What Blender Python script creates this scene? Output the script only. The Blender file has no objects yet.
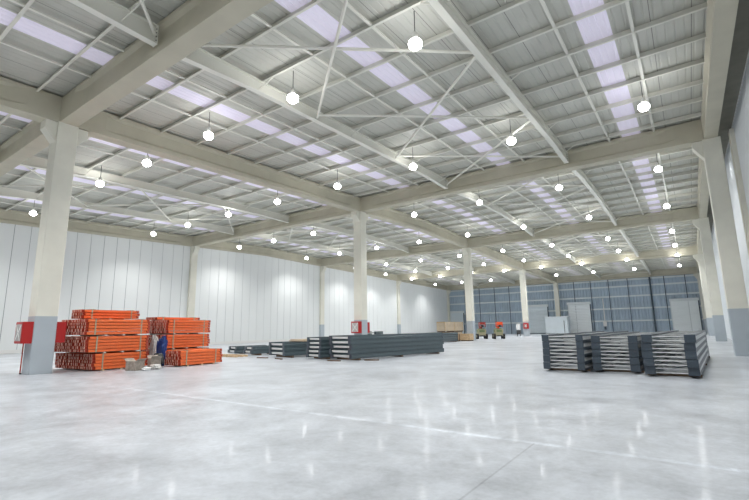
import bpy, math, random
from mathutils import Vector, Matrix
random.seed(7)
C = bpy.context.scene.collection
PI = math.pi

# ------------------------------------------------------------------ materials
def mat(name, col, rough=.6, metal=0., noise=0., nscale=3., bump=0., bscale=30., spec=.5, emit=None, estr=0., nrough=0.):
    m = bpy.data.materials.new(name); m.use_nodes = True
    nt = m.node_tree; b = nt.nodes['Principled BSDF']
    b.inputs['Base Color'].default_value = (*col, 1); b.inputs['Roughness'].default_value = rough
    b.inputs['Metallic'].default_value = metal; b.inputs['Specular IOR Level'].default_value = spec
    if emit: b.inputs['Emission Color'].default_value = (*emit, 1); b.inputs['Emission Strength'].default_value = estr
    if noise or bump or nrough:
        tc = nt.nodes.new('ShaderNodeTexCoord')
        n = nt.nodes.new('ShaderNodeTexNoise'); n.inputs['Scale'].default_value = nscale; n.inputs['Detail'].default_value = 6
        nt.links.new(tc.outputs['Object'], n.inputs['Vector'])
        r = nt.nodes.new('ShaderNodeMapRange'); r.inputs['From Min'].default_value = .3; r.inputs['From Max'].default_value = .7
        r.inputs['To Min'].default_value = 1 - noise; r.inputs['To Max'].default_value = 1 + noise
        nt.links.new(n.outputs['Fac'], r.inputs['Value'])
        mx = nt.nodes.new('ShaderNodeVectorMath'); mx.operation = 'SCALE'; mx.inputs[0].default_value = col
        nt.links.new(r.outputs['Result'], mx.inputs['Scale']); nt.links.new(mx.outputs['Vector'], b.inputs['Base Color'])
        if nrough:
            r2 = nt.nodes.new('ShaderNodeMapRange'); r2.inputs['From Min'].default_value = .3; r2.inputs['From Max'].default_value = .7
            r2.inputs['To Min'].default_value = rough - nrough; r2.inputs['To Max'].default_value = rough + nrough
            nt.links.new(n.outputs['Fac'], r2.inputs['Value']); nt.links.new(r2.outputs['Result'], b.inputs['Roughness'])
        if bump:
            n2 = nt.nodes.new('ShaderNodeTexNoise'); n2.inputs['Scale'].default_value = bscale
            nt.links.new(tc.outputs['Object'], n2.inputs['Vector'])
            bp = nt.nodes.new('ShaderNodeBump'); bp.inputs['Strength'].default_value = bump; bp.inputs['Distance'].default_value = .02
            nt.links.new(n2.outputs['Fac'], bp.inputs['Height']); nt.links.new(bp.outputs['Normal'], b.inputs['Normal'])
    return m
def s(r, g, b):
    f = lambda v: (v/255/12.92) if v/255 <= .04045 else ((v/255+.055)/1.055)**2.4
    return (f(r), f(g), f(b))
M = {}
M['conc'] = mat('cast_concrete', s(228, 226, 214), .75, noise=.05, nscale=1.3, bump=.08)
M['beamc'] = mat('beam_concrete', s(196, 191, 173), .75, noise=.06, nscale=.9, bump=.08)
M['plinth'] = mat('plinth_paint', s(178, 187, 194), .5, noise=.03, nscale=2)
M['wallp'] = mat('white_wall_panel', s(234, 237, 237), .42, noise=.015, nscale=.4)
M['ribw'] = mat('ribbed_white_sheet', s(226, 231, 235), .3, metal=.25)
M['seam'] = mat('panel_seam', s(150, 155, 157), .8)
M['roof'] = mat('roof_sheet', s(198, 198, 190), .55, noise=.05, nscale=.7)
M['roofj'] = mat('roof_joint', s(138, 138, 132), .8)
M['steel'] = mat('white_painted_steel', s(230, 229, 220), .5)
M['purlin'] = mat('purlin_galvanised', s(222, 221, 212), .45, noise=.05, nscale=2)
M['dark'] = mat('dark_steel', s(60, 62, 62), .5)
M['rack'] = mat('rack_paint', s(66, 76, 86), .34, noise=.05, nscale=4)
M['rackside'] = mat('rack_paint_side', s(78, 91, 96), .26, noise=.04, nscale=3)
M['brace'] = mat('galvanised_brace', s(208, 210, 210), .4, metal=.1, noise=.08, nscale=6)
M['orange'] = mat('orange_beam_paint', s(234, 116, 62), .42, noise=.05, nscale=5)
M['redend'] = mat('connector_paint', s(176, 66, 44), .5, noise=.25, nscale=14)
M['pinkface'] = mat('connector_face', s(232, 178, 160), .5)
M['strap'] = mat('strap', s(168, 164, 140), .5)
M['wood'] = mat('raw_wood', s(196, 170, 136), .8, noise=.18, nscale=7)
M['wood2'] = mat('crate_ply', s(196, 180, 158), .8, noise=.12, nscale=2)
M['woodd'] = mat('dark_wood', s(104, 86, 70), .85, noise=.2, nscale=7)
M['red'] = mat('cabinet_red', s(176, 28, 26), .38)
M['glass'] = mat('cabinet_glass', s(190, 186, 184), .15, noise=.12, nscale=20)
M['white'] = mat('plain_white', s(232, 232, 230), .5)
M['black'] = mat('rubber_black', s(38, 38, 38), .7)
M['blue'] = mat('blue_sheeting', s(30, 62, 128), .45, noise=.25, nscale=9)
M['plastic'] = mat('crumpled_film', s(200, 198, 194), .35, noise=.2, nscale=12)
M['dull'] = mat('dull_carton', s(158, 148, 138), .8, noise=.25, nscale=8)
M['card'] = mat('cardboard', s(176, 150, 120), .8, noise=.12, nscale=9)
M['cream'] = mat('machine_cream', s(176, 170, 138), .5, noise=.08, nscale=3)
M['green'] = mat('machine_green', s(120, 140, 96), .5)
M['orangeb'] = mat('machine_orange', s(248, 92, 30), .45)
M['redb'] = mat('machine_red', s(168, 50, 34), .45)
M['corr'] = mat('blue_grey_cladding', s(180, 196, 210), .5, noise=.08, nscale=.5)
M['girt'] = mat('girt_steel', s(225, 231, 233), .5)
M['dpost'] = mat('wall_post', s(78, 92, 104), .5)
M['shut'] = mat('shutter_steel', s(242, 247, 249), .45)
M['door'] = mat('door_panel', s(222, 232, 238), .5, noise=.03, nscale=1)
M['sky'] = mat('skylight_sheet', s(208, 203, 220), .5, emit=(.83, .795, .94), estr=.22)
M['lens'] = mat('lamp_lens', (1, 1, 1), .3, emit=(1, 1, .99), estr=23)
M['lamph'] = mat('lamp_housing', s(200, 200, 196), .4, metal=.4)
M['soffit'] = mat('shaded_gutter_soffit', s(120, 118, 108), .8, noise=.1, nscale=2)  # dark tone stands in for the shade in the gap

def floor_mat():
    m = bpy.data.materials.new('polished_concrete'); m.use_nodes = True
    nt = m.node_tree; N = nt.nodes; L = nt.links; b = N['Principled BSDF']
    geo = N.new('ShaderNodeNewGeometry'); sep = N.new('ShaderNodeSeparateXYZ'); L.new(geo.outputs['Position'], sep.inputs[0])
    def noise(sc, det=8, rough=.6, dist=0.):
        n = N.new('ShaderNodeTexNoise'); n.inputs['Scale'].default_value = sc; n.inputs['Detail'].default_value = det
        n.inputs['Roughness'].default_value = rough; n.inputs['Distortion'].default_value = dist
        L.new(geo.outputs['Position'], n.inputs['Vector']); return n.outputs['Fac']
    def mth(op, a, b_=None, c=None):
        x = N.new('ShaderNodeMath'); x.operation = op
        for i, v in enumerate((a, b_, c)):
            if v is None: continue
            if isinstance(v, (int, float)): x.inputs[i].default_value = v
            else: L.new(v, x.inputs[i])
        return x.outputs[0]
    def rng(v, a, b_, c, d, st=True):
        x = N.new('ShaderNodeMapRange')
        L.new(v, x.inputs[0])
        for i, k in enumerate((a, b_, c, d)): x.inputs[i+1].default_value = k
        return x.outputs[0]
    n1 = noise(.45, 10, .68, .5); n2 = noise(2.1, 10, .72, .4); n3 = noise(14, 4, .6); n4 = noise(.13, 4, .5)
    v = mth('ADD', mth('ADD', rng(n1, .3, .7, -.26, .24), rng(n2, .35, .65, -.14, .14)), mth('ADD', rng(n3, .3, .7, -.07, .07), rng(n4, .3, .7, -.08, .08)))
    # pale scuffs in patches
    sc = mth('MULTIPLY', rng(n2, .5, .68, 0, 1), rng(noise(.35, 3, .5), .5, .62, 0, 1))
    v = mth('ADD', v, mth('MULTIPLY', sc, .0))
    # construction joint along X and saw cuts
    wob = mth('MULTIPLY', mth('SUBTRACT', noise(1.2, 3), .5), .05)
    dy = mth('ABSOLUTE', mth('SUBTRACT', mth('ADD', sep.outputs[1], wob), 6.12))
    band = mth('MULTIPLY', mth('MULTIPLY', rng(dy, .02, .1, 1, 0), rng(n2, .35, .6, .35, 1)), rng(sep.outputs[0], -17, -10, .1, 1))
    dyl = mth('ABSOLUTE', mth('SUBTRACT', sep.outputs[1], 6.05)); line = rng(dyl, .006, .014, 1, 0)
    dx = mth('ABSOLUTE', mth('SUBTRACT', mth('MODULO', mth('ADD', sep.outputs[0], 101.32), 6.86), 3.43)); lx = rng(dx, .007, .016, 1, 0)
    dy2 = mth('ABSOLUTE', mth('SUBTRACT', mth('MODULO', mth('ADD', sep.outputs[1], 28.2), 6.88), 0.0)); ly = rng(dy2, .007, .02, 1, 0)
    v = mth('ADD', v, mth('MULTIPLY', band, .34))
    v = mth('SUBTRACT', v, mth('MULTIPLY', line, .09)); v = mth('SUBTRACT', v, mth('MULTIPLY', mth('MULTIPLY', lx, .22), mth('LESS_THAN', sep.outputs[1], 6.1))); v = mth('SUBTRACT', v, mth('MULTIPLY', ly, .06))
    val = mth('ADD', v, 1.0)
    vm = N.new('ShaderNodeVectorMath'); vm.operation = 'SCALE'; vm.inputs[0].default_value = s(176, 181, 187); L.new(val, vm.inputs['Scale'])
    L.new(vm.outputs['Vector'], b.inputs['Base Color'])
    L.new(mth('ADD', rng(n2, .3, .7, .30, .46), mth('MULTIPLY', band, .3)), b.inputs['Roughness'])
    b.inputs['Specular IOR Level'].default_value = .4; b.inputs['Coat Weight'].default_value = .14; b.inputs['Coat Roughness'].default_value = .09
    bp = N.new('ShaderNodeBump'); bp.inputs['Strength'].default_value = .04; bp.inputs['Distance'].default_value = .01
    L.new(noise(5, 5, .6), bp.inputs['Height']); L.new(bp.outputs['Normal'], b.inputs['Normal'])
    return m
M['floor'] = floor_mat()

# ------------------------------------------------------------------ mesh helpers
class MB:
    def __init__(self): self.v = []; self.f = []; self.mi = []; self.mats = []
    def m_(self, m):
        if m not in self.mats: self.mats.append(m)
        return self.mats.index(m)
    def add(self, vs, fs, m, T=None):
        o = len(self.v); k = self.m_(m)
        self.v += [tuple(T @ Vector(p)) if T else tuple(p) for p in vs]
        for f in fs: self.f.append([i+o for i in f]); self.mi.append(k)
        return self
    def box(self, x0, x1, y0, y1, z0, z1, m, T=None, c=0.):
        if c <= 0:
            vs = [(x0,y0,z0),(x1,y0,z0),(x1,y1,z0),(x0,y1,z0),(x0,y0,z1),(x1,y0,z1),(x1,y1,z1),(x0,y1,z1)]
            return self.add(vs, [(0,3,2,1),(4,5,6,7),(0,1,5,4),(1,2,6,5),(2,3,7,6),(3,0,4,7)], m, T)
        p = [(x0+c,y0),(x1-c,y0),(x1,y0+c),(x1,y1-c),(x1-c,y1),(x0+c,y1),(x0,y1-c),(x0,y0+c)]
        return self.prism([(a,b) for a,b in p], z0, z1, m, T)
    def prism(self, pts, z0, z1, m, T=None):
        n = len(pts); vs = [(x,y,z0) for x,y in pts]+[(x,y,z1) for x,y in pts]
        fs = [tuple(range(n-1,-1,-1)), tuple(range(n,2*n))]+[(i,(i+1)%n,(i+1)%n+n,i+n) for i in range(n)]
        return self.add(vs, fs, m, T)
    def sweep(self, sec, A, B, m, caps=True):
        """sec: (lateral, vertical) profile points ; swept from A to B, vertical stays world z"""
        A = Vector(A); B = Vector(B); d = (B-A).normalized()
        lat = Vector((0,0,1)).cross(d)*-1
        lat = lat.normalized(); up = Vector((0,0,1))
        n = len(sec); vs = [A+lat*a+up*b for a,b in sec]+[B+lat*a+up*b for a,b in sec]
        fs = [(i,(i+1)%n,(i+1)%n+n,i+n) for i in range(n)]
        if caps: fs += [tuple(range(n-1,-1,-1)), tuple(range(n,2*n))]
        return self.add([tuple(v) for v in vs], fs, m)
    def tube(self, A, B, r, m, n=8, r2=None):
        A = Vector(A); B = Vector(B); d = (B-A).normalized()
        q = Vector((0,0,1)) if abs(d.z) < .9 else Vector((1,0,0))
        u = d.cross(q).normalized(); w = d.cross(u); r2 = r if r2 is None else r2
        vs = [tuple(A+(u*math.cos(2*PI*i/n)+w*math.sin(2*PI*i/n))*r) for i in range(n)]+[tuple(B+(u*math.cos(2*PI*i/n)+w*math.sin(2*PI*i/n))*r2) for i in range(n)]
        fs = [(i,(i+1)%n,(i+1)%n+n,i+n) for i in range(n)]+[tuple(range(n-1,-1,-1)), tuple(range(n,2*n))]
        return self.add(vs, fs, m)
    def lathe(self, prof, m, n=20, c=(0,0,0)):
        vs = []; fs = []
        for r, z in prof: vs += [(c[0]+r*math.cos(2*PI*i/n), c[1]+r*math.sin(2*PI*i/n), c[2]+z) for i in range(n)]
        for k in range(len(prof)-1):
            for i in range(n): fs.append((k*n+i, k*n+(i+1)%n, (k+1)*n+(i+1)%n, (k+1)*n+i))
        fs.append(tuple(range(n-1,-1,-1))); fs.append(tuple((len(prof)-1)*n+i for i in range(n)))
        return self.add(vs, fs, m)
    def mesh(self, name):
        me = bpy.data.meshes.new(name); me.from_pydata(self.v, [], self.f)
        for m in self.mats: me.materials.append(m)
        me.polygons.foreach_set('material_index', self.mi)
        me.update()
        import bmesh
        bm = bmesh.new(); bm.from_mesh(me); bmesh.ops.recalc_face_normals(bm, faces=bm.faces); bm.to_mesh(me); bm.free()
        return me
    def build(self, name, parent=None, loc=None, smooth=False):
        me = self.mesh(name); o = bpy.data.objects.new(name, me); C.objects.link(o)
        if parent: o.parent = parent
        if loc: o.location = loc
        if smooth: me.polygons.foreach_set('use_smooth', [True]*len(me.polygons))
        return o
def tag(o, label, cat, group=None, kind=None):
    if label: o['label'] = label
    if cat: o['category'] = cat
    if group: o['group'] = group
    if kind: o['kind'] = kind
    return o
def empty(name, loc, rz, label, cat, group=None):
    o = bpy.data.objects.new(name, None); C.objects.link(o); o.location = loc; o.rotation_euler = (0,0,rz); o.empty_display_size = .2
    return tag(o, label, cat, group)
def kids(o): return [c for c in bpy.data.objects if c.parent == o]
def copy_tree(tree, parent=None):
    """tree = (object, [subtrees])"""
    o, ch = tree
    c = o.copy(); C.objects.link(c); c.parent = parent
    return (c, [copy_tree(t, c) for t in ch])
def structure(o): o['kind'] = 'structure'; return o

# ------------------------------------------------------------------ building frame (metres)
XM, XR, XL = -20.53, 1.80, -43.54          # column rows
U = 7.79
SX = [XM-2*U, XM-U, XM+U, XM+2*U]          # steel secondary beams
YF = [-14.1, 6.5, 26.85, 47.45, 68.05, 88.55]
YB = 89.5                                   # cladding of the far wall
YN = -14.6
CW = .74
def H(y): return 10.84-.0255*abs(y-37.1)
RIDGE = 37.1
WL, WR = -43.45, 2.72                       # inner wall faces

# floor
f = MB(); f.box(WL-.5, WR+.3, YN-.4, YB+.5, -.3, 0, M['floor']); structure(f.build('floor'))

# left wall: sandwich panels
def panel_wall(name, axis, at, a0, a1, ztop, step, into, seed=1):
    rnd = random.Random(seed); b = MB()
    n = round((a1-a0)/step); st = (a1-a0)/n
    for i in range(n):
        p0 = a0+i*st; p1 = p0+st; g = .012 if rnd.random() < .55 else .022
        z1a, z1b = ztop(p0), ztop(p1)
        for (q0, q1, off, m, z0) in ((p0+g, p1-g, 0, M['wallp'], 0.), (p1-g, p1+g, .02, M['seam'], 0.)):
            if q1 > a1: q1 = a1
            za = z1a; zb = z1b
            x0, x1 = (at-off*into, at-.15*into)
            if axis == 'y': vs = [(x0,q0,z0),(x0,q1,z0),(x1,q1,z0),(x1,q0,z0),(x0,q0,za),(x0,q1,zb),(x1,q1,zb),(x1,q0,za)]
            else: vs = [(q0,x0,z0),(q1,x0,z0),(q1,x1,z0),(q0,x1,z0),(q0,x0,za),(q1,x0,zb),(q1,x1,zb),(q0,x1,za)]
            b.add(vs, [(0,3,2,1),(4,5,6,7),(0,1,5,4),(1,2,6,5),(2,3,7,6),(3,0,4,7)], m)
    return structure(b.build(name))
panel_wall('wall_left', 'y', WL, YN, YB, lambda y: H(y)+1.2, 1.12, 1, 3)
b = MB(); pts = []; y = YN
while y < YB:
    for dy_, d_ in ((0,0),(.16,0),(.21,.045),(.29,.045),(.34,0)): pts.append((y+dy_, d_))
    y += .38
n_ = len(pts); b.add([(WR+.02-d_, a_, 0) for a_, d_ in pts]+[(WR+.02-d_, a_, H(a_)+.45) for a_, d_ in pts], [(i,i+1,i+1+n_,i+n_) for i in range(n_-1)], M['ribw'])
structure(b.build('wall_right'))
panel_wall('wall_front', 'x', YN, WL, WR, lambda x: H(YN)+1.2, 1.12, 1, 6)
b = MB(); b.box(WL, WL+.05, YN, YB, 0, .28, M['white']); structure(b.build('baseboard_left'))

# far wall: corrugated cladding, girts, posts
def corrugated(x0, x1, y, z0, z1, pitch=.5, depth=.16):
    b = MB(); pts = []; x = x0
    while x < x1-.001:
        for dx, d in ((0,0),(.30,0),(.42,-1),(.88,-1),(1.0,0)):
            pts.append((min(x+dx*pitch, x1), y+d*depth))
        x += pitch
    n = len(pts); vs = [(a,c,z0) for a,c in pts]+[(a,c,z1) for a,c in pts]
    b.add(vs, [(i,i+1,i+1+n,i+n) for i in range(n-1)], M['corr'])
    return b
HB = H(YB)
structure(corrugated(WL, WR, YB, 0, HB+1.2).build('wall_back'))
GZ = (2.15, 4.3, 6.45, 8.2, 9.35)
for z in GZ:
    b = MB(); b.sweep([(-.04,-.14),(.06,-.14),(.06,-.11),(-.02,-.11),(-.02,.11),(.06,.11),(.06,.14),(-.04,.14)], (WL,YB-.235,z), (WR-.1,YB-.235,z), M['girt'])
    tag(b.build('wall_girt'), 'long pale horizontal steel rail across the blue-grey far wall', 'wall rail', 'horizontal rails on the far wall')
for x in (-39.6,-36.3,-33.0,-29.9,-26.9,-17.5,-14.6,-11.65,-8.6,-3.15,-.2):
    b = MB(); b.box(x-.06, x+.06, YB-.31, YB-.295, 0, HB+.2, M['dpost']); b.box(x-.008, x+.008, YB-.295, YB-.28, 0, HB+.2, M['dpost'])
    tag(b.build('wall_post'), 'slim dark upright steel post against the blue-grey far wall', 'post', 'steel posts on the far wall')
b = MB(); b.tube((-5.2,YB-.4,0), (-5.2,YB-.4,HB), .13, M['dpost'], 12)
for z in (1.5,4,6.5,9): b.tube((-5.2,YB-.4,z), (-5.2,YB-.4,z+.12), .16, M['dpost'], 12)
tag(b.build('drain_pipe', smooth=False), 'thick dark downpipe with collars left of the right-hand roller shutter', 'pipe')
b = MB(); b.tube((-12.8,YB-.35,2.2), (-12.8,YB-.35,6.2), .09, M['white'], 10); b.tube((-12.8,YB-.35,2.16), (-12.8,YB-.35,2.2), .05, M['white'], 10)
tag(b.build('vent_pipe'), 'thin white vertical pipe on the far wall above a small box', 'pipe')
r = empty('control_box', (-12.8,YB-.42,1.0), 0, 'small white wall box below the thin white pipe on far wall', 'box')
MB().box(-.28,.28,-.2,.06,.25,1.15, M['white'], c=.03).build('casing', r); MB().box(-.16,.16,-.2,.0,-.35,.2, M['dpost']).build('lower_box', r)

# doors of the far wall
def shutter(n, x0, x1, z1, m, sl=.28):
    b = MB(); k = int(z1/sl)
    for i in range(k):
        z0_ = i*z1/k; zt = (i+1)*z1/k; zm = (z0_+zt)/2
        vs = [(x0,YB-.30,z0_),(x1,YB-.30,z0_),(x1,YB-.345,zm),(x0,YB-.345,zm),(x0,YB-.30,zt),(x1,YB-.30,zt)]
        b.add(vs, [(0,1,2,3),(3,2,5,4)], m)
    b.box(x0, x1, YB-.30, YB-.2, 0, z1, m)
    d = structure(b.build('door_%d' % n))
    fr = MB(); fr.box(x0-.14, x0, YB-.38, YB-.2, 0, z1+.45, M['girt']); fr.box(x1, x1+.14, YB-.38, YB-.2, 0, z1+.45, M['dpost'])
    fr.build('door_frame', d)
    h = MB(); h.box(x0-.2, x1+.2, YB-.62, YB-.2, z1, z1+.45, M['girt'], c=0); h.build('roller_box', d)
    h = MB(); h.box(x0, x1, YB-.36, YB-.29, 0, .12, M['dpost']); h.build('bottom_rail', d)
    return d
shutter(1, -18.75, -15.05, 5.3, M['shut'])
shutter(2, -2.6, 1.1, 5.2, M['shut'])
shutter(3, -26.6, -22.6, 5.15, M['door'], .6)
shutter(4, -43.3, -40.2, 4.5, M['door'], .6)

# pale cabin in front of last column
r = empty('site_cabin', (-20.45,86.9,0), 0, 'pale blue flat-sided cabin standing in front of the last column', 'cabin')
b = MB(); b.box(-2.0,2.0,-.9,.9,.08,3.05, M['door'], c=.05); b.build('body', r)
b = MB(); b.box(-2.06,2.06,-.96,.96,3.05,3.15, M['shut']); b.build('roof', r)
b = MB(); b.box(1.35,1.42,-.97,-.9,.2,2.4, M['dark']); b.build('door_edge', r)
for x in (-1.8,0,1.8):
    b = MB(); b.box(x-.1,x+.1,-.85,.85,0,.08, M['dark']); b.build('skid', r)

# ceiling: ribbed sheets with skylight strips
SKY = [-39.6, -31.6, -23.8, -16.25, -8.7, -1.56]
SW = .45
def roof_strip(x0, x1, y0, y1, name, m, pitch=.28, joints=True):
    b = MB(); ys = [y0]+([RIDGE] if y0 < RIDGE < y1 else [])+[y1]
    pts = []; n = max(1, round((x1-x0)/pitch)); st = (x1-x0)/n
    for i in range(n):
        for dx, d in ((0,0),(.36,0),(.44,.016),(.56,.016),(.64,0)): pts.append((x0+(i+dx)*st, d))
    pts.append((x1, 0)); k = len(pts)
    vs = []
    for y in ys: vs += [(px, y, H(y)+1.2+dz) for px, dz in pts]
    fs = []
    for r_ in range(len(ys)-1): fs += [(r_*k+i, r_*k+i+1, (r_+1)*k+i+1, (r_+1)*k+i) for i in range(k-1)]
    b.add(vs, fs, m)
    return b
rb = MB(); edges = [WL-.3]
for c in SKY: edges += [c-SW, c+SW]
edges.append(WR+.3)
for i in range(0, len(edges), 2):
    q = roof_strip(edges[i], edges[i+1], YN-.3, YB+.3, '', M['roof'])
    o_ = len(rb.v); rb.v += q.v; rb.f += [[a+o_ for a in fc] for fc in q.f]; k = rb.m_(M['roof']); rb.mi += [k]*len(q.f)
    # dark lapped joints roughly every third rib group
    x = edges[i]+1.12
    while x < edges[i+1]-.3:
        for (ya, yb) in ((YN, RIDGE), (RIDGE, YB)):
            za, zb = H(ya)+1.197, H(yb)+1.197
            rb.add([(x-.012,ya,za),(x+.012,ya,za),(x+.012,yb,zb),(x-.012,yb,zb)], [(0,1,2,3)], M['roofj'])
        x += 1.12
structure(rb.build('ceiling'))
wn = 1
for c in SKY:
    for i in range(6):
        y0 = YF[i]-.5 if i == 0 else YF[i]; y1 = YF[i+1] if i < 5 else YB+.3
        if i == 5: continue
        if i == 4: y1 = YB+.3
        q = roof_strip(c-SW, c+SW, y0, y1, '', M['sky'], .22)
        structure(q.build('window_%d' % wn)); wn += 1

# columns
def column(x, y, name_label, corb=(0,0), ycorb=(1,1), grp=None):
    h = CW/2; top = H(y)
    r = empty('concrete_column', (x,y,0), 0, name_label, 'column', grp)
    b = MB(); b.box(-h,h,-h,h,2.15,top, M['conc'], c=.025); b.build('shaft', r)
    b = MB(); b.box(-h-.004,h+.004,-h-.004,h+.004,0,2.15, M['plinth'], c=.025); b.build('painted_plinth', r)
    for sx in (-1, 1):
        if not corb[0 if sx < 0 else 1]: continue
        b = MB(); p = [(sx*h, top-.95),(sx*h, top-.02),(sx*(h+.42), top-.02),(sx*(h+.42), top-.3)]
        vs = [(a,-.28,z) for a,z in p]+[(a,.28,z) for a,z in p]
        b.add(vs, [(0,1,2,3),(7,6,5,4),(0,4,5,1),(1,5,6,2),(2,6,7,3),(3,7,4,0)], M['conc']); b.build('corbel', r)
    for sy in (-1, 1):
        if not ycorb[0 if sy < 0 else 1]: continue
        b = MB(); p = [(sy*h, top-.85),(sy*h, top-.02),(sy*(h+.4), top-.02),(sy*(h+.4), top-.35)]
        vs = [(-.28,a,z) for a,z in p]+[(.28,a,z) for a,z in p]
        b.add(vs, [(0,1,2,3),(7,6,5,4),(0,4,5,1),(1,5,6,2),(2,6,7,3),(3,7,4,0)], M['conc']); b.build('corbel', r)
    return r
PL = {1:'nearest column on the left, with red cabinets', 2:'middle column behind the long grey stack', 3:'column beside the plywood crates', 4:'column next to the pale far door', 5:'last slim-looking column before the far wall'}
column(XM, YF[1], 'broad pale concrete column nearest on the left, grey plinth with red cabinets both sides')
column(XM, YF[2], 'tall pale concrete column behind the long dark grey rack stack, mid picture')
column(XM, YF[3], 'pale concrete column with grey foot rising behind the wooden crates')
column(XM, YF[4], 'pale concrete column with a small red cabinet, left of the pale far door')
column(XM, YF[5], 'farthest free-standing pale column, its foot hidden by the pale cabin')
RN = {2:'nearest big column on the right edge, with grey plinth', 3:'second column from the camera along the right wall', 4:'third column from the camera along the right wall', 5:'last column along the right wall at the far corner'}
for i in (2,3,4,5): column(XR, YF[i], 'pale concrete '+RN[i] if i != 2 else 'pale concrete column standing nearest at the right edge, tall grey plinth', (1,0), (0,0))
LN = {1:'first wall column on the left, partly behind the near column', 2:'pale wall column on the left wall above the orange beam stacks', 3:'pale wall column on left wall, just left of the mid column', 4:'narrow pale wall column on left wall, right of the mid column', 5:'pale corner column where the white left wall meets far wall'}
for i in (2,3,4,5): column(XL+.02, YF[i], LN[i], (0,1), (0,0))
# slim pilasters behind the right columns
for i in (2,3,4):
    b = MB(); b.box(2.52, 2.715, YF[i]-.55, YF[i]+.2, 0, H(YF[i])+.2, M['conc'], c=.02)
    tag(b.build('wall_pilaster'), {2:'flat pale pilaster on the right wall behind the nearest right column', 3:'flat pale pilaster on right wall behind its second column', 4:'flat pale pilaster on right wall behind its third column'}[i], 'pilaster')

# concrete beams (I-shaped web between solid ends)
def conc_beam(A, B, w, d, mat_, name, label, bend=None, split=(1.1, 1.8)):
    """A,B: points on the beam underside, centre line"""
    A = Vector(A); B = Vector(B)
    L = (B-A).length; dr = (B-A)/L; lat = Vector((dr.y, -dr.x, 0)).normalized(); h = w/2; wb = h*.62
    full = [(-h,0),(h,0),(h,.24),(h,.32),(h,d-.2),(h,d-.12),(h,d),(-h,d),(-h,d-.12),(-h,d-.2),(-h,.32),(-h,.24)]
    web = [(-h,0),(h,0),(h,.2),(wb,.34),(wb,d-.24),(h,d-.14),(h,d),(-h,d),(-h,d-.14),(-wb,d-.24),(-wb,.34),(-h,.2)]
    st = [(0,full),(split[0],full),(split[1],web),(L-split[1],web),(L-split[0],full),(L,full)]
    if bend is not None:
        t = bend; st.append((t, web)); st.sort(key=lambda q: q[0])
    vs = []; n = 12
    for t, sec in st:
        P = A+dr*t
        if bend is not None: P.z = H(P.y)
        vs += [tuple(P+lat*a+Vector((0,0,b_))) for a, b_ in sec]
    fs = []
    for k in range(len(st)-1): fs += [(k*n+i, k*n+(i+1)%n, (k+1)*n+(i+1)%n, (k+1)*n+i) for i in range(n)]
    fs += [tuple(range(n-1,-1,-1)), tuple(range((len(st)-1)*n, len(st)*n))]
    b = MB(); b.add(vs, fs, mat_)
    return tag(b.build(name), label, 'beam')
BD = 1.1
RNM = {0:'behind the camera', 1:'at the nearest left column', 2:'at the middle column behind the long grey stack', 3:'at the column beside the crates', 4:'at the column by the far pale door', 5:'right in front of the far wall'}
for i in range(1, 6):
    y = YF[i]; z = H(y)
    conc_beam((XM+.335, y, z), (XR-.29, y, z), .64, BD, M['beamc'], 'cross_beam', 'pale concrete cross beam %s, running to the right wall' % RNM[i])
    conc_beam((XL+.3, y, z), (XM-.335, y, z), .64, BD, M['beamc'], 'cross_beam', 'pale concrete cross beam %s, running to the left wall' % RNM[i])
SPN = {0:'from the nearest left column towards the camera', 1:'from the nearest left column to the middle column', 2:'from the middle column to the one beside the crates', 3:'from the crate-side column to the next farther one', 4:'ending at the last column before the far wall'}
for i in range(0, 5):
    y0, y1 = YF[i]+(.33 if i else -.3), YF[i+1]-.33
    for X, nm, w, tx in ((XM, 'spine_beam', .64, 'pale concrete centre-line beam '+SPN[i]), (XL, 'edge_beam', .6, 'pale concrete beam on top of the white left wall, '+SPN[i].replace('from', 'level from')), (XR-.01, 'edge_beam', .54, 'pale concrete edge beam above the right columns, '+SPN[i].replace('from', 'level from'))):
        if X == XL and i == 4: tx = 'pale concrete beam on top of the white left wall, farthest length'
        if X == XR-.01:
            tx = {0:'pale concrete edge beam over the right columns, part nearest the camera', 1:'broad pale concrete edge beam reaching the nearest right column', 2:'pale concrete edge beam between the first and second right columns', 3:'pale concrete edge beam between second and third right columns', 4:'pale concrete edge beam, farthest length above right columns'}[i]
        if X == XL:
            tx = {0:'pale beam along the left wall top, nearest length', 1:'pale beam along the left wall top above the orange stacks', 2:'pale beam along the left wall top, just left of middle column', 3:'pale beam along left wall top, just right of middle column', 4:'pale beam along the left wall top, farthest length'}[i]
        conc_beam((X, y0, H(y0)), (X, y1, H(y1)), w, BD, M['beamc'], nm, tx, bend=(RIDGE-y0) if y0 < RIDGE < y1 else None)
for i in range(1, 6):   # closing block over column heads
    for X, nm in ((XM, 'centre column row'), (XR-.01, 'right column row'), (XL, 'left wall columns')):
        b = MB(); b.box(X-(.27 if X > 0 else .33), X+(.27 if X > 0 else .33), YF[i]-.33, YF[i]+.33, H(YF[i])+.0, H(YF[i])+BD-.02, M['beamc'], c=.01)
        tag(b.build('column_head'), 'pale concrete joint block on a column head of the '+nm, 'joint block', 'joint blocks on the '+nm)
# gutter soffit between edge beam and right wall, gap shade put into its colour
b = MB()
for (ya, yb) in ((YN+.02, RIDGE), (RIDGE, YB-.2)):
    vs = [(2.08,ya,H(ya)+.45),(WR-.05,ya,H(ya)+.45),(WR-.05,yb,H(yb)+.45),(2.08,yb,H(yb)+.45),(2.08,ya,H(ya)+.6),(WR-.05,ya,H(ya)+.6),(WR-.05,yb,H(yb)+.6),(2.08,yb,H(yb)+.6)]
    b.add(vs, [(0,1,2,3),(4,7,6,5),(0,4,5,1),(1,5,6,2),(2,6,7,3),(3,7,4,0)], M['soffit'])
tag(b.build('shaded_gutter_soffit'), 'gutter strip coloured dark for gap shade between right edge beam and wall top', 'gutter')

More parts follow.
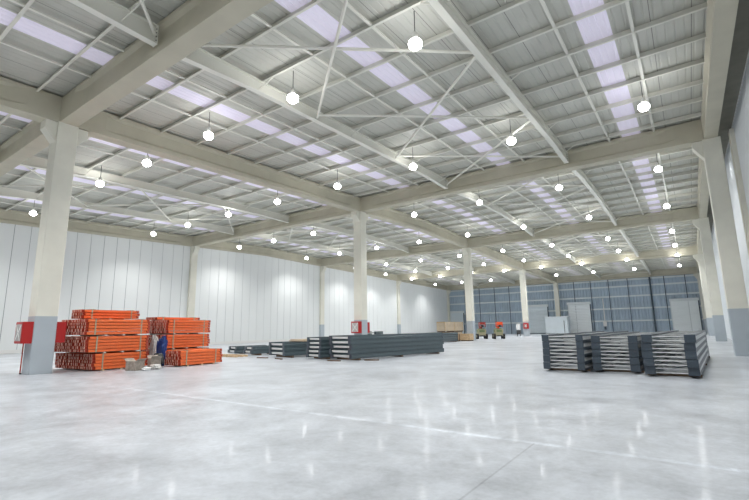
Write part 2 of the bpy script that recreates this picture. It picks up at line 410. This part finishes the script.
# steel secondary beams
BZ0, BZ1 = .36, .97
def steel_beam(x, i):
    y0 = YF[i]+.33 if i else YN; y1 = YF[i+1]-.33
    line = {0:'outer left', 1:'inner left', 2:'inner right', 3:'outer right'}[SX.index(x)]
    bay = {0:'in the bay nearest the camera', 1:'in the bay before the middle column', 2:'in the bay just past the middle column', 3:'in the bay past the crates', 4:'in the farthest bay'}[i]
    r = empty('steel_roof_beam', (x, y0, 0), 0, 'white steel I-beam on the %s line, %s' % (line, bay), 'beam')
    b = MB(); ys = sorted([y0, y0+3.2]+([RIDGE] if y0 < RIDGE < y1 else [])+[y1-3.2, y1])
    def lift(y): return -.04 if y in (y0, y1) else .12
    hw = .12
    for a, c in zip(ys[:-1], ys[1:]):
        for (xa, xb, za, zb, la, lb) in ((-hw,hw,BZ0,BZ0+.025,1,1),(-.009,.009,BZ0+.025,BZ1-.025,1,0),(-hw,hw,BZ1-.025,BZ1,0,0)):
            vs = []
            for y in (a, c): vs += [(xa,y-y0,H(y)+za+la*lift(y)),(xb,y-y0,H(y)+za+la*lift(y)),(xb,y-y0,H(y)+zb+lb*lift(y)),(xa,y-y0,H(y)+zb+lb*lift(y))]
            b.add(vs, [(0,1,2,3),(4,7,6,5),(0,4,5,1),(1,5,6,2),(2,6,7,3),(3,7,4,0)], M['steel'])
    b.build('i_section', r)
    for y in ((y0+.01, y1-.03) if i else (y1-.03,)):
        b = MB(); b.box(-.13,.13,y-y0,y-y0+.02,H(y)+BZ0-.06,H(y)+BZ1, M['steel'])
        for zz in (.45,.58,.71,.84):
            for sx in (-.08,.08): b.tube((sx,y-y0-.02,H(y)+zz),(sx,y-y0+.04,H(y)+zz),.018,M['dark'],6)
        b.build('end_plate', r)
    return r, y0
PUR = []
def bay_purlins(i):
    y1 = YF[i+1]
    return [y1-1.15-1.91*k for k in range(10)]
for i in range(5):
    for x in SX:
        r, y0 = steel_beam(x, i)
        for k, y in enumerate(bay_purlins(i)):
            if k not in (0,2,5,8) or y < YN+1: continue
            for sx in (-1,1):
                if i == 0 and sx == -1: pass
                b = MB(); b.tube((sx*.03, y-y0-.25, H(y)+BZ0+.16), (sx*.62, y-y0, H(y)+.99), .022, M['steel'], 6)
                b.build('fly_brace', r)
# purlins
for i in range(5):
    for k, y in enumerate(bay_purlins(i)):
        if y < YN: continue
        b = MB(); z = H(y)
        sec = [(-.005,.975),(.085,.975),(.085,1.0),(.078,1.0),(.078,.982),(.002,.982),(.002,1.19),(-.078,1.19),(-.078,1.165),(-.085,1.165),(-.085,1.197),(-.005,1.197)]
        b.sweep(sec, (WL, y, z), (WR-.05, y, z), M['purlin'])
        tag(b.build('roof_purlin'), 'long pale steel purlin spanning the roof crosswise under the roof sheets', 'purlin', 'roof purlins')
# sag bars parallel to the skylights
for c in SKY:
    for dx in ((-1.05, 1.05) if c == -1.56 else (-1.2, 1.0) if c == -23.8 else (-1.28, 1.32)):
        for i in range(5):
            b = MB(); ps = [y for y in bay_purlins(i) if y > YN]; ps = sorted(ps)
            ext = [YF[i]+.3 if i else YN+.1]+ps+[YF[i+1]-.3]
            for a, e in zip(ext[:-1], ext[1:]):
                b.sweep([(-.05,-.02),(.05,-.02),(.05,.03),(-.05,.03)], (c+dx, a+.005, H(a)+1.03), (c+dx, e-.005, H(e)+1.03), M['steel'])
            tag(b.build('sag_bar'), 'thin pale bar line linking purlins beside a skylight strip', 'bar', 'sag bars beside the skylight strips')
# horizontal wind bracing tubes
def brace_cells(xa, xb, i, side):
    y0, y1 = YF[i]+.45, YF[i+1]-.45
    if i == 0: y0 = YF[0]+7
    n = 3 if i else 2
    st = (y1-y0)/n
    for k in range(n):
        a, e = y0+k*st, y0+(k+1)*st
        for (ya, yb, dz) in ((a, e, 0), (e, a, -.12)):
            b = MB(); b.tube((xa+.13, ya, H(ya)+.72+dz), (xb-.13, yb, H(yb)+.72+dz), .055, M['steel'], 8)
            tag(b.build('wind_brace'), 'thin white diagonal roof tube in the crossed bracing %s' % side, 'brace tube', 'roof bracing tubes '+side)
for i in range(5):
    brace_cells(SX[2], SX[3], i, 'right of the centre columns')
    brace_cells(SX[0], SX[1], i, 'left of the centre columns')

# ------------------------------------------------------------------ lamps
LSP = {1.2:5.45, 10.8:5.40, 20.4:5.58, 67.15:5.6}
LY = [1.2, 10.8, 20.4, 30.5, 41.2, 51.5, 59.7, 67.15, 77.1]
root = empty('high_bay_lamp', (0,0,0), 0, 'glowing white high-bay lamp hanging on a thin rod from the roof', 'lamp', 'high-bay lamps under the roof')
b = MB(); b.lathe([(.03,-.16),(.12,-.14),(.2,-.06),(.215,.03),(.19,.11),(.11,.17),(.02,.18)], M['lens'], 32); ls = b.build('lens', root, smooth=True)
b = MB(); b.lathe([(.09,.16),(.1,.2),(.09,.36),(.06,.42),(.03,.44)], M['lamph'], 16); hs_ = b.build('housing', root, smooth=False)
b = MB(); b.tube((0,0,.42),(0,0,1.17), .014, M['dark'], 6); rd = b.build('rod', root)
proto = (root, [(ls, []), (hs_, []), (rd, [])])
spot = bpy.data.lights.new('lamp_beam', 'SPOT'); spot.energy = 920; spot.spot_size = math.radians(134); spot.spot_blend = .75; spot.shadow_soft_size = .2; spot.color = (1,.995,.98)
pt = bpy.data.lights.new('lamp_glow', 'POINT'); pt.energy = 150; pt.shadow_soft_size = .22
first = True
for y in LY:
    for x in [-.62-LSP.get(y, 5.68)*k for k in range(8)]:
        if first: t = proto; first = False
        else: t = copy_tree(proto)
        t[0].location = (x, y, H(y))
        o = bpy.data.objects.new('lamp_beam', spot); C.objects.link(o); o.location = (x, y, H(y)-.2)
        if y > 1.3:
            pass
# nearest lamp row hangs out of view, added to light the foreground
# ------------------------------------------------------------------ red hose cabinets
def hose_cabinet(loc, ny, label, w=.72, h=.8, pm=.08):
    """cabinet hung on a column face, ny=-1 faces the camera side"""
    r = empty('hose_cabinet', loc, 0, label, 'cabinet')
    d = .33
    b = MB(); b.box(-w/2,w/2,min(0,ny*d),max(0,ny*d),0,h, M['red'], c=.01); b.build('body', r)
    dr = MB(); yf = ny*(d+.015)
    dr.box(-w/2+.02,w/2-.02,min(ny*d,yf),max(ny*d,yf),.02,h-.02, M['red']); door = dr.build('door', r)
    g = MB(); g.box(-w/2+pm,w/2-pm,min(yf,yf+ny*.006),max(yf,yf+ny*.006),pm+.01,h-pm-.01, M['glass']); gl = g.build('pane', door); gl['label'] = 'grey glass pane'
    tp = MB(); q = yf+ny*.012
    for sx in (-1,1):
        a = Vector((-sx*(w/2-pm-.02), q, pm+.03)); e = Vector((sx*(w/2-pm-.02), q, h-pm-.03)); n = Vector((e.z-a.z,0,-(e.x-a.x))).normalized()*.022
        tp.add([tuple(a-n),tuple(a+n),tuple(e+n),tuple(e-n)], [(0,1,2,3)], M['white'])
    t_ = tp.build('crossed_tape', door); t_['label'] = 'white tape crossed over the glass'
    return r
y1 = YF[1]; h_ = CW/2+.006
hose_cabinet((XM, y1-h_, 1.14), -1, 'red hose cabinet on the camera side of the nearest left column')
hose_cabinet((XM, y1+h_, 1.14), 1, 'red hose cabinet on the far side of the nearest left column', w=.66)
b = MB(); b.tube((XM-.33,y1-h_-.05,0),(XM-.33,y1-h_-.05,1.14),.022,M['redend'],8); b.tube((XM-.33,y1-h_-.05,.02),(XM-.25,y1-h_-.05,.02),.03,M['black'],8)
tag(b.build('water_pipe'), 'thin dark red pipe from floor up to camera-side hose cabinet', 'pipe')
y2 = YF[2]
hose_cabinet((XM, y2-h_, 1.17), -1, 'red hose cabinet with crossed white tape on the middle column', w=.76, h=.86)
hose_cabinet((XM, y2+h_, 1.17), 1, 'red hose cabinet on the far side of the middle column', w=.66, h=.8)
y4 = YF[4]
hose_cabinet((XM+.15, y4-h_, 1.1), -1, 'small red hose cabinet on the column left of the far pale door', w=.74, h=.85, pm=.2)
r = empty('notice_stand', (XM-1.0, y4-.6, 0), 0, 'white notice box on a dark base left of the red cabinet column', 'stand')
b = MB(); b.box(-.3,.3,-.1,.1,.95,1.85, M['white'], c=.02); b.build('panel', r)
b = MB(); b.box(-.28,.28,-.16,.16,.3,.9, M['dark'], c=.03); b.box(-.24,-.18,-.1,.1,0,.3,M['dark']); b.box(.18,.24,-.1,.1,0,.3,M['dark']); b.box(-.05,.05,-.04,.04,.9,.95,M['dark']); b.build('base', r)

# ------------------------------------------------------------------ rack upright frames in stacks
def post_mesh(L, w, h, side, faces='rack'):
    """rack post bundle: section in x/z, bulging in the middle of its side"""
    b = MB(); e = w*.13
    sec = [(-w/2+e,0),(w/2-e,0),(w/2,h*.18),(w/2,h*.5),(w/2-e*1.3,h*.62),(w/2-e,h*.98),(-w/2+e,h*.98),(-w/2+e*1.3,h*.62),(-w/2,h*.5),(-w/2,h*.18)]
    n = len(sec); vs = [(x,.02,z) for x,z in sec]+[(x,L-.02,z) for x,z in sec]
    b.add(vs, [(i,(i+1)%n,(i+1)%n+n,i+n) for i in range(n)], M['rackside'])
    for y0, y1_ in ((0,.03),(L-.03,L)):
        b.box(-w/2,w/2,y0,y1_,.004,h-.006, M['rack'])
    return b
def light_post_mesh(L, w, h):
    b = MB(); b.box(-w/2+.012,w/2-.012,.02,L-.02,.03,h-.02, M['brace'])
    b.box(-w/2,w/2,.02,L-.02,0,.055, M['rack']); b.box(-w/2,w/2,.02,L-.02,h-.055,h-.004, M['rack'])
    for y0, y1_ in ((0,.03),(L-.03,L)): b.box(-w/2-.01,w/2+.01,y0-.01,y1_,.004,h-.006, M['rack'])
    return b
def frame_stack(name, corner, rz, width, L, layers, lh, pw, labels, base_z=.09, nbr=5, label_base=None, group=None):
    """corner = front-left foot; each layer is one upright frame lying flat"""
    pm = (light_post_mesh(L, pw, lh) if name in ('left','mid','right') else post_mesh(L, pw, lh, 1)).mesh('post')
    iw = width-2*pw; light = name in ('left','mid','right')
    bars = MB(); bars.box(-iw/2-.02,iw/2+.02,-.02,.02,0,(.03 if light else .1), M['brace']); bm_ = bars.mesh('brace')
    dgs = []
    for sgn in (1,-1):
        st = L/nbr; dg = MB(); T = None
        a = Vector((-sgn*iw/2, .05, 0)); e = Vector((sgn*iw/2, st-.05, 0)); dv = (e-a).normalized(); n = Vector((-dv.y, dv.x, 0))*.018
        vs = [tuple(a-n),tuple(a+n),tuple(e+n),tuple(e-n)]; vs += [(x,y,.03) for x,y,_ in vs]
        dg.add(vs, [(0,3,2,1),(4,5,6,7),(0,1,5,4),(1,2,6,5),(2,3,7,6),(3,0,4,7)], M['rackside'])  # diagonals coloured dark to stand for shade inside the stack
        dgs.append(dg.mesh('diagonal_brace'))
    rot = Matrix.Rotation(rz, 4, 'Z'); rnd = random.Random(hash(name+str(corner[0])) & 255 if False else int(abs(corner[0])*100))
    for k in range(layers):
        j = rnd.uniform(-.018,.018); jy = rnd.uniform(-.05,.05)
        loc = Vector((*corner, base_z+k*lh))+rot @ Vector((width/2+j, jy, 0))
        r = empty('rack_upright_frame', loc, rz, labels[k], 'rack frame', group)
        for sx in (-1,1):
            o = bpy.data.objects.new('post', pm); C.objects.link(o); o.parent = r; o.location = (sx*(width/2-pw/2), 0, 0)
        for i in range(nbr+1):
            y = .1+i*(L-.2)/nbr
            for zz in ((.035, lh-.075) if light else (lh*.3,)):
                o = bpy.data.objects.new('brace', bm_); C.objects.link(o); o.parent = r; o.location = (0, y+(rnd.uniform(-.06,.06) if 0 < i < nbr else 0), zz)
            if i < nbr:
                o = bpy.data.objects.new('diagonal_brace', dgs[i % 2]); C.objects.link(o); o.parent = r; o.location = (0, y, .1)
    # timber bearers
    if base_z > .02:
        for q, yy in enumerate((.55, L*.5, L-.5)):
            b = MB(); b.box(-.01, width+.03, -.06, .06, 0, base_z-.001, M['woodd'])
            o = b.build('timber_bearer', loc=(Vector((*corner,0))+rot @ Vector((0,yy,0)))); o.rotation_euler = (0,0,rz)
            tag(o, (label_base or 'timber bearer lying under a dark grey rack stack'), 'timber', 'timber bearers under '+(group or name))
ORD = ['bottom', 'second lowest', 'middle', 'second highest', 'top']
def lab(where): return ['dark grey rack frame, %s of the %s' % (o, where) for o in ORD]
D2R = PI/180
frame_stack('left', (-4.25,15.75), -2*D2R, 1.28, 9.5, 5, .226, .2, lab('left stack in the right-hand trio'), .07, label_base='timber bearer under the left stack of the right-hand trio', group='the left stack of the right-hand trio')
frame_stack('mid', (-2.76,15.98), -2*D2R, 1.30, 9.5, 5, .217, .24, lab('middle stack in the right-hand trio'), .07, label_base='timber bearer under the middle stack of the right-hand trio', group='the middle stack of the right-hand trio')
frame_stack('right', (-1.29,15.32), -2.5*D2R, 1.29, 10.1, 5, .226, .25, lab('right stack in the right-hand trio'), .07, label_base='timber bearer under the right stack of the right-hand trio', group='the right stack of the right-hand trio')
frame_stack('long', (-14.9,16.9), -10*D2R, 1.6, 7.25, 5, .22, .17, lab('long stack in front of the middle column'), .08, 6, label_base='timber bearer under the long stack in front of the middle column', group='the long stack by the middle column')
frame_stack('short', (-16.5,16.9), -10*D2R, 1.2, 6.8, 5, .205, .16, lab('narrow stack left of the long one'), .08, 6, label_base='timber bearer under the narrow stack left of the long one', group='the narrow stack left of the long one')
frame_stack('low', (-19.65,17.1), 14*D2R*-1, 1.75, 5.2, 3, .24, .19, lab('low stack between orange beams and grey stacks'), .11, 5, label_base='timber bearer under the low stack right of the orange beams', group='the low stack right of the orange beams')
frame_stack('farpile', (-22.3,32.0), 0, 2.0, 11.4, 4, .225, .18, lab('far stack in front of the plywood crates'), .08, 8, label_base='timber bearer under the far stack in front of the crates', group='the far stack by the crates')
frame_stack('lowtwo', (-22.85,17.9), -16*D2R, 1.25, 3.2, 2, .21, .2, lab('very low stack right beside the orange beams'), .1, 4, label_base='timber bearer under the very low stack beside the orange beams', group='the very low stack by the orange beams')
frame_stack('lowthree', (-25.35,18.6), -16*D2R, 1.35, 2.6, 2, .21, .2, lab('very low left-hand stack behind the orange beams'), .06, 4, label_base='timber bearer under the farther very low stack', group='the farther very low stack')
frame_stack('shortpile', (-22.4,29.5), 20*D2R, 1.2, 2.2, 5, .235, .18, lab('small pile just right of the middle column'), .08, 3, label_base='timber bearer under the small pile right of the middle column', group='the small pile by the middle column')

# ------------------------------------------------------------------ orange beam bundles
def make_beam(L, w, h):
    b = MB()
    sec = [(-w/2,0),(w/2-.012,0),(w/2,h*.12),(w/2,h*.5),(w/2-.03,h*.58),(w/2-.03,h*.9),(-w/2,h*.9)]
    n = len(sec); vs = [(x,.03,z) for x,z in sec]+[(x,L-.03,z) for x,z in sec]
    b.add(vs, [(i,(i+1)%n,(i+1)%n+n,i+n) for i in range(n)]+[tuple(range(n-1,-1,-1)),tuple(range(n,2*n))], M['orange'])
    return b.mesh('beam')
def make_conn(w, h):
    b = MB(); t = .012
    b.box(-w/2,-w/2+t,-.07,.03,.004,h*.95, M['redend']); b.box(-w/2,w/2-.03,.02,.03,.004,h*.95, M['redend'])
    b.box(-w/2+.0,-w/2+.035,-.078,-.07,h*.1,h*.9, M['pinkface'])
    return b.mesh('end_connector')
CACHE = {}
def bundle(loc, rz, L, cols, rows, label, bw=.118, bh=.125, group=None):
    key = (L, bw, bh)
    if key not in CACHE: CACHE[key] = (make_beam(*key), make_conn(bw, bh))
    mb, mc = CACHE[key]
    r = empty('beam_bundle', loc, rz, label, 'beam bundle', group)
    W = cols*bw; rnd = random.Random(int(abs(loc[0]*71+loc[2]*313+loc[1]*17)))
    for k in range(rows):
        for c in range(cols):
            x = -W+(c+.5)*bw; y = rnd.uniform(-.035,.035)
            o = bpy.data.objects.new('beam', mb); C.objects.link(o); o.parent = r; o.location = (x, y, k*bh)
            for e in (0,1):
                q = bpy.data.objects.new('end_connector', mc); C.objects.link(q); q.parent = o
                if e: q.location = (0, L, 0); q.rotation_euler = (0,0,PI); 
                q['label'] = 'dark red hooked end connector'
    for y in (.28, L-.32):
        b = MB(); t = .008; b.box(t*-1-W, -W, y, y+.05, -.004, rows*bh+t, M['strap']); b.box(0, t, y, y+.05, -.004, rows*bh+t, M['strap'])
        b.box(-W-t, t, y, y+.05, rows*bh, rows*bh+t, M['strap']); b.build('strap', r)['label'] = 'grey-green packing strap'
        b = MB(); b.box(-W-.01, .012, y+.07, y+.16, rows*bh+.0005, rows*bh+.012, M['card']); b.build('edge_card', r)['label'] = 'brown card edge guard'
    return r
def spacers(x, y, z, rz, W, L, h, label):
    for yy in (.35, L*.5, L-.45):
        b = MB(); b.box(-W+.02, .02, yy-.045, yy+.045, 0, h, M['plastic'] if z > .3 else M['wood'])
        o = b.build('spacer_batten', loc=(x,y,z)); o.rotation_euler = (0,0,rz); tag(o, label, 'batten', label)
rz = 5*D2R; oL = 2.15
ox, oy = -19.38, 8.02
rowz = [.05, .735, 1.42]
rn = ['bottom', 'middle', 'top']
rx = Vector((math.cos(rz), math.sin(rz), 0))
for k in range(3):
    spacers(ox, oy, 0 if k == 0 else rowz[k]-.06+0.012, rz, 2.9 if k < 2 else 1.95, oL, .05 if k == 0 else .046, 'pale batten under the %s row of the left orange beam stack' % rn[k])
    for c in range(3 if k < 2 else 2):
        p = Vector((ox, oy-(0,.28,.38)[k], rowz[k]))-rx*(c*.985)
        bundle(tuple(p), rz, oL+(0,.26,.36)[k], 8, 5, 'orange rack beam bundle, %s row of the left stack, %s' % (rn[k], ['facing the floor aisle','second in from the aisle','deepest behind the red cabinet'][c]))
# fourth-level bundle towards the rear
spacers(ox-1.25, oy-.05, 2.045, rz, .95, oL, .05, 'pale batten under the uppermost bundle of the left orange stack')
bundle((ox-1.25, oy-.05, 2.1), rz, 2.3, 8, 3, 'thin orange beam bundle lying highest, on top of the left stack')
# right-hand front bundle
spacers(-18.08, 10.9, 0, rz, .95, oL, .05, 'pale batten under the front right orange bundle')
bundle((-18.08,10.86,.05), rz, oL, 8, 5, 'low orange beam bundle on its own at the front right')
# right-hand rear stack
for k in range(3):
    spacers(-20.0, 11.3, 0 if k == 0 else rowz[k]-.048, rz, 1.9, oL, .05 if k == 0 else .046, 'pale batten under the %s row of the right orange stack' % rn[k])
    for c in range(2):
        p = Vector((-20.0, 11.3, rowz[k]))-rx*(c*.985)
        bundle(tuple(p), rz, 2.3, 8, 5, 'orange rack beam bundle, %s row of the right stack, %s' % (rn[k], ['aisle side','wall side'][c]))
spacers(-20.9, 11.2, 2.045, rz, .9, 2.3, .03, 'pale batten on the right orange stack')
bundle((-20.9,11.25,2.077), rz, 2.35, 7, 1, 'single layer of orange beams on top of the right stack')
bundle((-22.6,9.9,2.05-.0), rz, 1.6, 5, 2, 'small orange beam bundle seen between the two stack tops') if False else None

# crumpled sheets and litter
def crumple(name, loc, size, m, seed, label, cat, rz=0):
    rnd = random.Random(seed); b = MB(); nx, nz, ny = 7, 7, 3
    sx, sy, sz = size; import itertools
    # closed lumpy shell from a deformed sphere
    nu, nv = 14, 9; vs = []
    for j in range(nv+1):
        th = PI*j/nv
        for i in range(nu):
            ph = 2*PI*i/nu; q = 1+rnd.uniform(-.2,.16)
            ex = lambda v: math.copysign(abs(v)**.6, v)
            vs.append((sx/2*ex(math.sin(th))*ex(math.cos(ph))*q, sy/2*ex(math.sin(th))*ex(math.sin(ph))*q, max(0, sz/2+sz/2*ex(-math.cos(th))*(q if j not in (0,) else 1))))
    fs = [(j*nu+i, j*nu+(i+1)%nu, (j+1)*nu+(i+1)%nu, (j+1)*nu+i) for j in range(nv) for i in range(nu)]
    b.add(vs, fs, m); o = b.build(name, loc=loc); o.rotation_euler = (0,0,rz); return tag(o, label, cat)
crumple('blue_tarp', (-19.45,10.78,0), (.55,.3,1.25), M['blue'], 4, 'crumpled dark blue sheeting between the two orange stacks', 'sheeting')
crumple('plastic_wrap', (-20.3,10.85,0), (.3,.3,1.3), M['plastic'], 9, 'hanging whitish film at the left end of the right orange stack', 'film') 
def carton(x, y, z, sx, sy, sz, rz, label, m='card'):
    r = empty('carton', (x,y,z), rz, label, 'box')
    b = MB(); b.box(-sx/2,sx/2,-sy/2,sy/2,0,sz, M[m]); b.build('body', r)
    b = MB(); b.box(-sx/2-.004,sx/2+.004,-.03,.03,sz,sz+.004, M['strap']); b.build('tape', r)
    for sg in (-1,1):
        b = MB(); b.add([(sg*sx/2,-sy/2,sz),(sg*sx/2,sy/2,sz),(sg*(sx/2+.12),sy/2,sz+.1),(sg*(sx/2+.12),-sy/2,sz+.1)], [(0,1,2,3)], M[m]); b.build('flap', r)
    return r
carton(-18.35,9.1,0,.5,.45,.36,.3,'open grey-brown carton in front of the left orange stack','dull')
carton(-18.5,9.95,0,.4,.4,.42,-.2,'taller pale carton in the gap between the orange stacks','dull')
crumple('wrapping_film', (-18.0,9.75,0), (.4,.34,.2), M['plastic'], 3, 'small heap of clear wrapping film beside the cartons', 'film')
crumple('wrapping_film', (-17.85,9.3,0), (.3,.3,.12), M['white'], 13, 'flat scrap of white film in front of the open carton', 'film')
crumple('dark_sack', (-19.0,10.35,0), (.45,.4,.55), M['dark'], 5, 'dark sack in the shadowed gap between the orange stacks', 'sack')
# timber battens by the low grey stacks
rnd = random.Random(3)
for k in range(9):
    x = -23.3+(k % 3)*.85; y = 16.2+(k//3)*.32+rnd.uniform(-.03,.03); a = rnd.uniform(-.1,.12)
    b = MB(); b.box(-.38,.38,-.05,.05,0,.11, M['wood']); o = b.build('timber_offcut', loc=(x,y,0))
    o.rotation_euler = (0,0,a); tag(o, 'loose wooden offcut on the floor between orange bundle and low grey stacks', 'timber', 'wooden offcuts by the low grey stacks')
for (x,y,a) in ((-19.2,16.3,.2),(-17.7,16.1,-.3),(-14.0,16.2,.1),(-12.6,17.3,.4)):
    b = MB(); b.box(-.35,.35,-.06,.06,0,.05, M['woodd']); o = b.build('timber_offcut', loc=(x,y,0)); o.rotation_euler = (0,0,a)
    tag(o, 'short dark wood scrap on the floor in front of a grey rack stack', 'timber', 'dark wood scraps before the grey stacks')
# cardboard on low stack
b = MB(); T = Matrix.Rotation(-14*D2R, 4, 'Z')
b.box(-.8,.8,-1.5,1.5,0,.05, M['wood2'], c=.02); b.box(-.72,.75,-1.45,1.4,.05,.11, M['wood2'], c=.02)
o = b.build('board_pile', loc=(-18.2,19.6,.837)); o.rotation_euler = (0,0,-14*D2R); tag(o, 'pile of pale brown boards lying on the low grey stack', 'boards')

# plywood crates
def crate(loc, sx, sy, sz, label, m='wood2', rz=0, bear=True):
    r = empty('plywood_crate', loc, rz, label, 'crate')
    z0 = .1 if bear else 0
    b = MB(); b.box(-sx/2,sx/2,-sy/2,sy/2,z0,sz, M[m], c=.012); b.build('body', r)
    b = MB()
    for y in (-sy/2+.05, 0, sy/2-.05):
        for sg in (-1,1): b.box(sg*sx/2-(.02 if sg<0 else 0), sg*sx/2+(.02 if sg>0 else 0), y-.05, y+.05, z0, sz, M['wood'])
    for sg in (-1,1): b.box(-sx/2,sx/2, sg*sy/2-.02, sg*sy/2+.02, sz-.1, sz, M['wood'])
    b.build('battens', r)
    if bear:
        b = MB()
        for y in (-sy/2+.1,0,sy/2-.1): b.box(-sx/2,sx/2,y-.06,y+.06,0,.1, M['woodd'])
        b.build('skids', r)
    return r
crate((-22.0,45.6,0), .9, 3.2, 1.0, 'lower plywood crate beneath the long pale one by the column')
crate((-21.95,45.1,1.0), .95, 4.6, 1.08, 'long pale plywood crate raised above the far grey stack')
crate((-20.95,44.3,0), .6, .9, .78, 'small dark plywood crate left of the column foot', 'woodd')
crate((-20.1,45.3,0), 1.0, 1.1, .78, 'light plywood crate in front of the column foot', 'wood')

# ------------------------------------------------------------------ boom lifts
def boom_lift(loc, rz, label, top):
    r = empty('boom_lift', loc, rz, label, 'boom lift'); r.scale = (.9,.9,.9)
    b = MB(); b.box(-.5,.5,-.95,.95,.42,.78, M['cream'], c=.06); b.box(-.36,.36,-1.1,1.1,.34,.5, M['dark']); b.build('chassis', r)
    for sx in (-1,1):
        for sy in (-.72,.72):
            w = MB(); w.tube((sx*.48,sy,.36),(sx*.74,sy,.36),.36, M['black'], 20); wh = w.build('wheel', r)
            hb = MB(); hb.tube((sx*.735,sy,.36),(sx*.76,sy,.36),.19, M['cream'], 14); hb.build('hub', wh)
    b = MB(); b.box(-.56,.56,-.9,.35,.8,1.32, M['cream'], c=.1); b.box(-.42,.42,-.8,.25,1.32,1.42, M['green'], c=.1); b.build('turret', r)
    b = MB(); b.box(-.58,-.56,-.75,.2,.9,1.25, M['green']); b.box(.56,.58,-.75,.2,.9,1.25, M['green']); b.box(-.35,.35,-.915,-.9,.92,1.22, M['green']); b.build('side_panels', r)
    b = MB(); b.box(-.12,.12,-.5,.9,1.42,1.62, M[top]); b.box(-.1,.1,.75,.9,1.0,1.5, M[top]); b.box(-.09,.09,-1.05,.8,1.64,1.8, M[top]); b.build('boom', r)
    k = MB(); k.box(-.42,.42,-1.45,-.95,1.6,1.66, M['dark'])
    for z in (1.95,2.25):
        for a, e in (((-.42,-1.45,z),(.42,-1.45,z)),((-.42,-.95,z),(.42,-.95,z)),((-.42,-1.45,z),(-.42,-.95,z)),((.42,-1.45,z),(.42,-.95,z))): k.tube(a,e,.03,M[top],6)
    for x in (-.42,.42):
        for y in (-1.45,-.95): k.tube((x,y,1.63),(x,y,2.25),.03,M[top],6)
    k.box(-.33,.33,-1.455,-1.44,(1.85 if top == 'orangeb' else 2.02),2.22, M[top])
    k.build('basket', r)
    b = MB(); b.box(-.16,.16,-1.5,-1.455,1.62,1.9, M['black'], c=.02); b.build('control_panel', r)
    return r
boom_lift((-21.75,53.3,0), .55, 'cream-bodied boom lift with red basket, just right of the crates', 'redb')
boom_lift((-19.75,53.9,0), .5, 'cream-bodied boom lift with bright orange basket, farther right', 'orangeb')

# ------------------------------------------------------------------ world, camera
w = bpy.data.worlds.new('world'); bpy.context.scene.world = w; w.use_nodes = True
bg = w.node_tree.nodes['Background']; bg.inputs[0].default_value = (.8,.86,1,1); bg.inputs[1].default_value = .5
cam = bpy.data.cameras.new('camera'); co = bpy.data.objects.new('camera', cam); C.objects.link(co)
cam.sensor_width = 36; cam.lens = 437.85/749*36; cam.clip_start = .05; cam.clip_end = 400
yaw, pit, roll = -.6193, .1771, -.0154
fw = Vector((math.sin(yaw)*math.cos(pit), math.cos(yaw)*math.cos(pit), math.sin(pit)))
r0 = Vector((math.cos(yaw), -math.sin(yaw), 0)); u0 = r0.cross(fw)
r2 = math.cos(roll)*r0+math.sin(roll)*u0; u2 = -math.sin(roll)*r0+math.cos(roll)*u0
co.matrix_world = Matrix(((r2.x,u2.x,-fw.x,0),(r2.y,u2.y,-fw.y,0),(r2.z,u2.z,-fw.z,1.5),(0,0,0,1)))
sc = bpy.context.scene; sc.camera = co
sc.view_settings.view_transform = 'Standard'; sc.view_settings.look = 'None'; sc.view_settings.exposure = 0.38; sc.view_settings.gamma = 1.0
sc.cycles.max_bounces = 8; sc.cycles.diffuse_bounces = 6; sc.cycles.glossy_bounces = 3; sc.cycles.use_denoising = True
sc.cycles.sample_clamp_indirect = 6; sc.cycles.use_light_tree = True
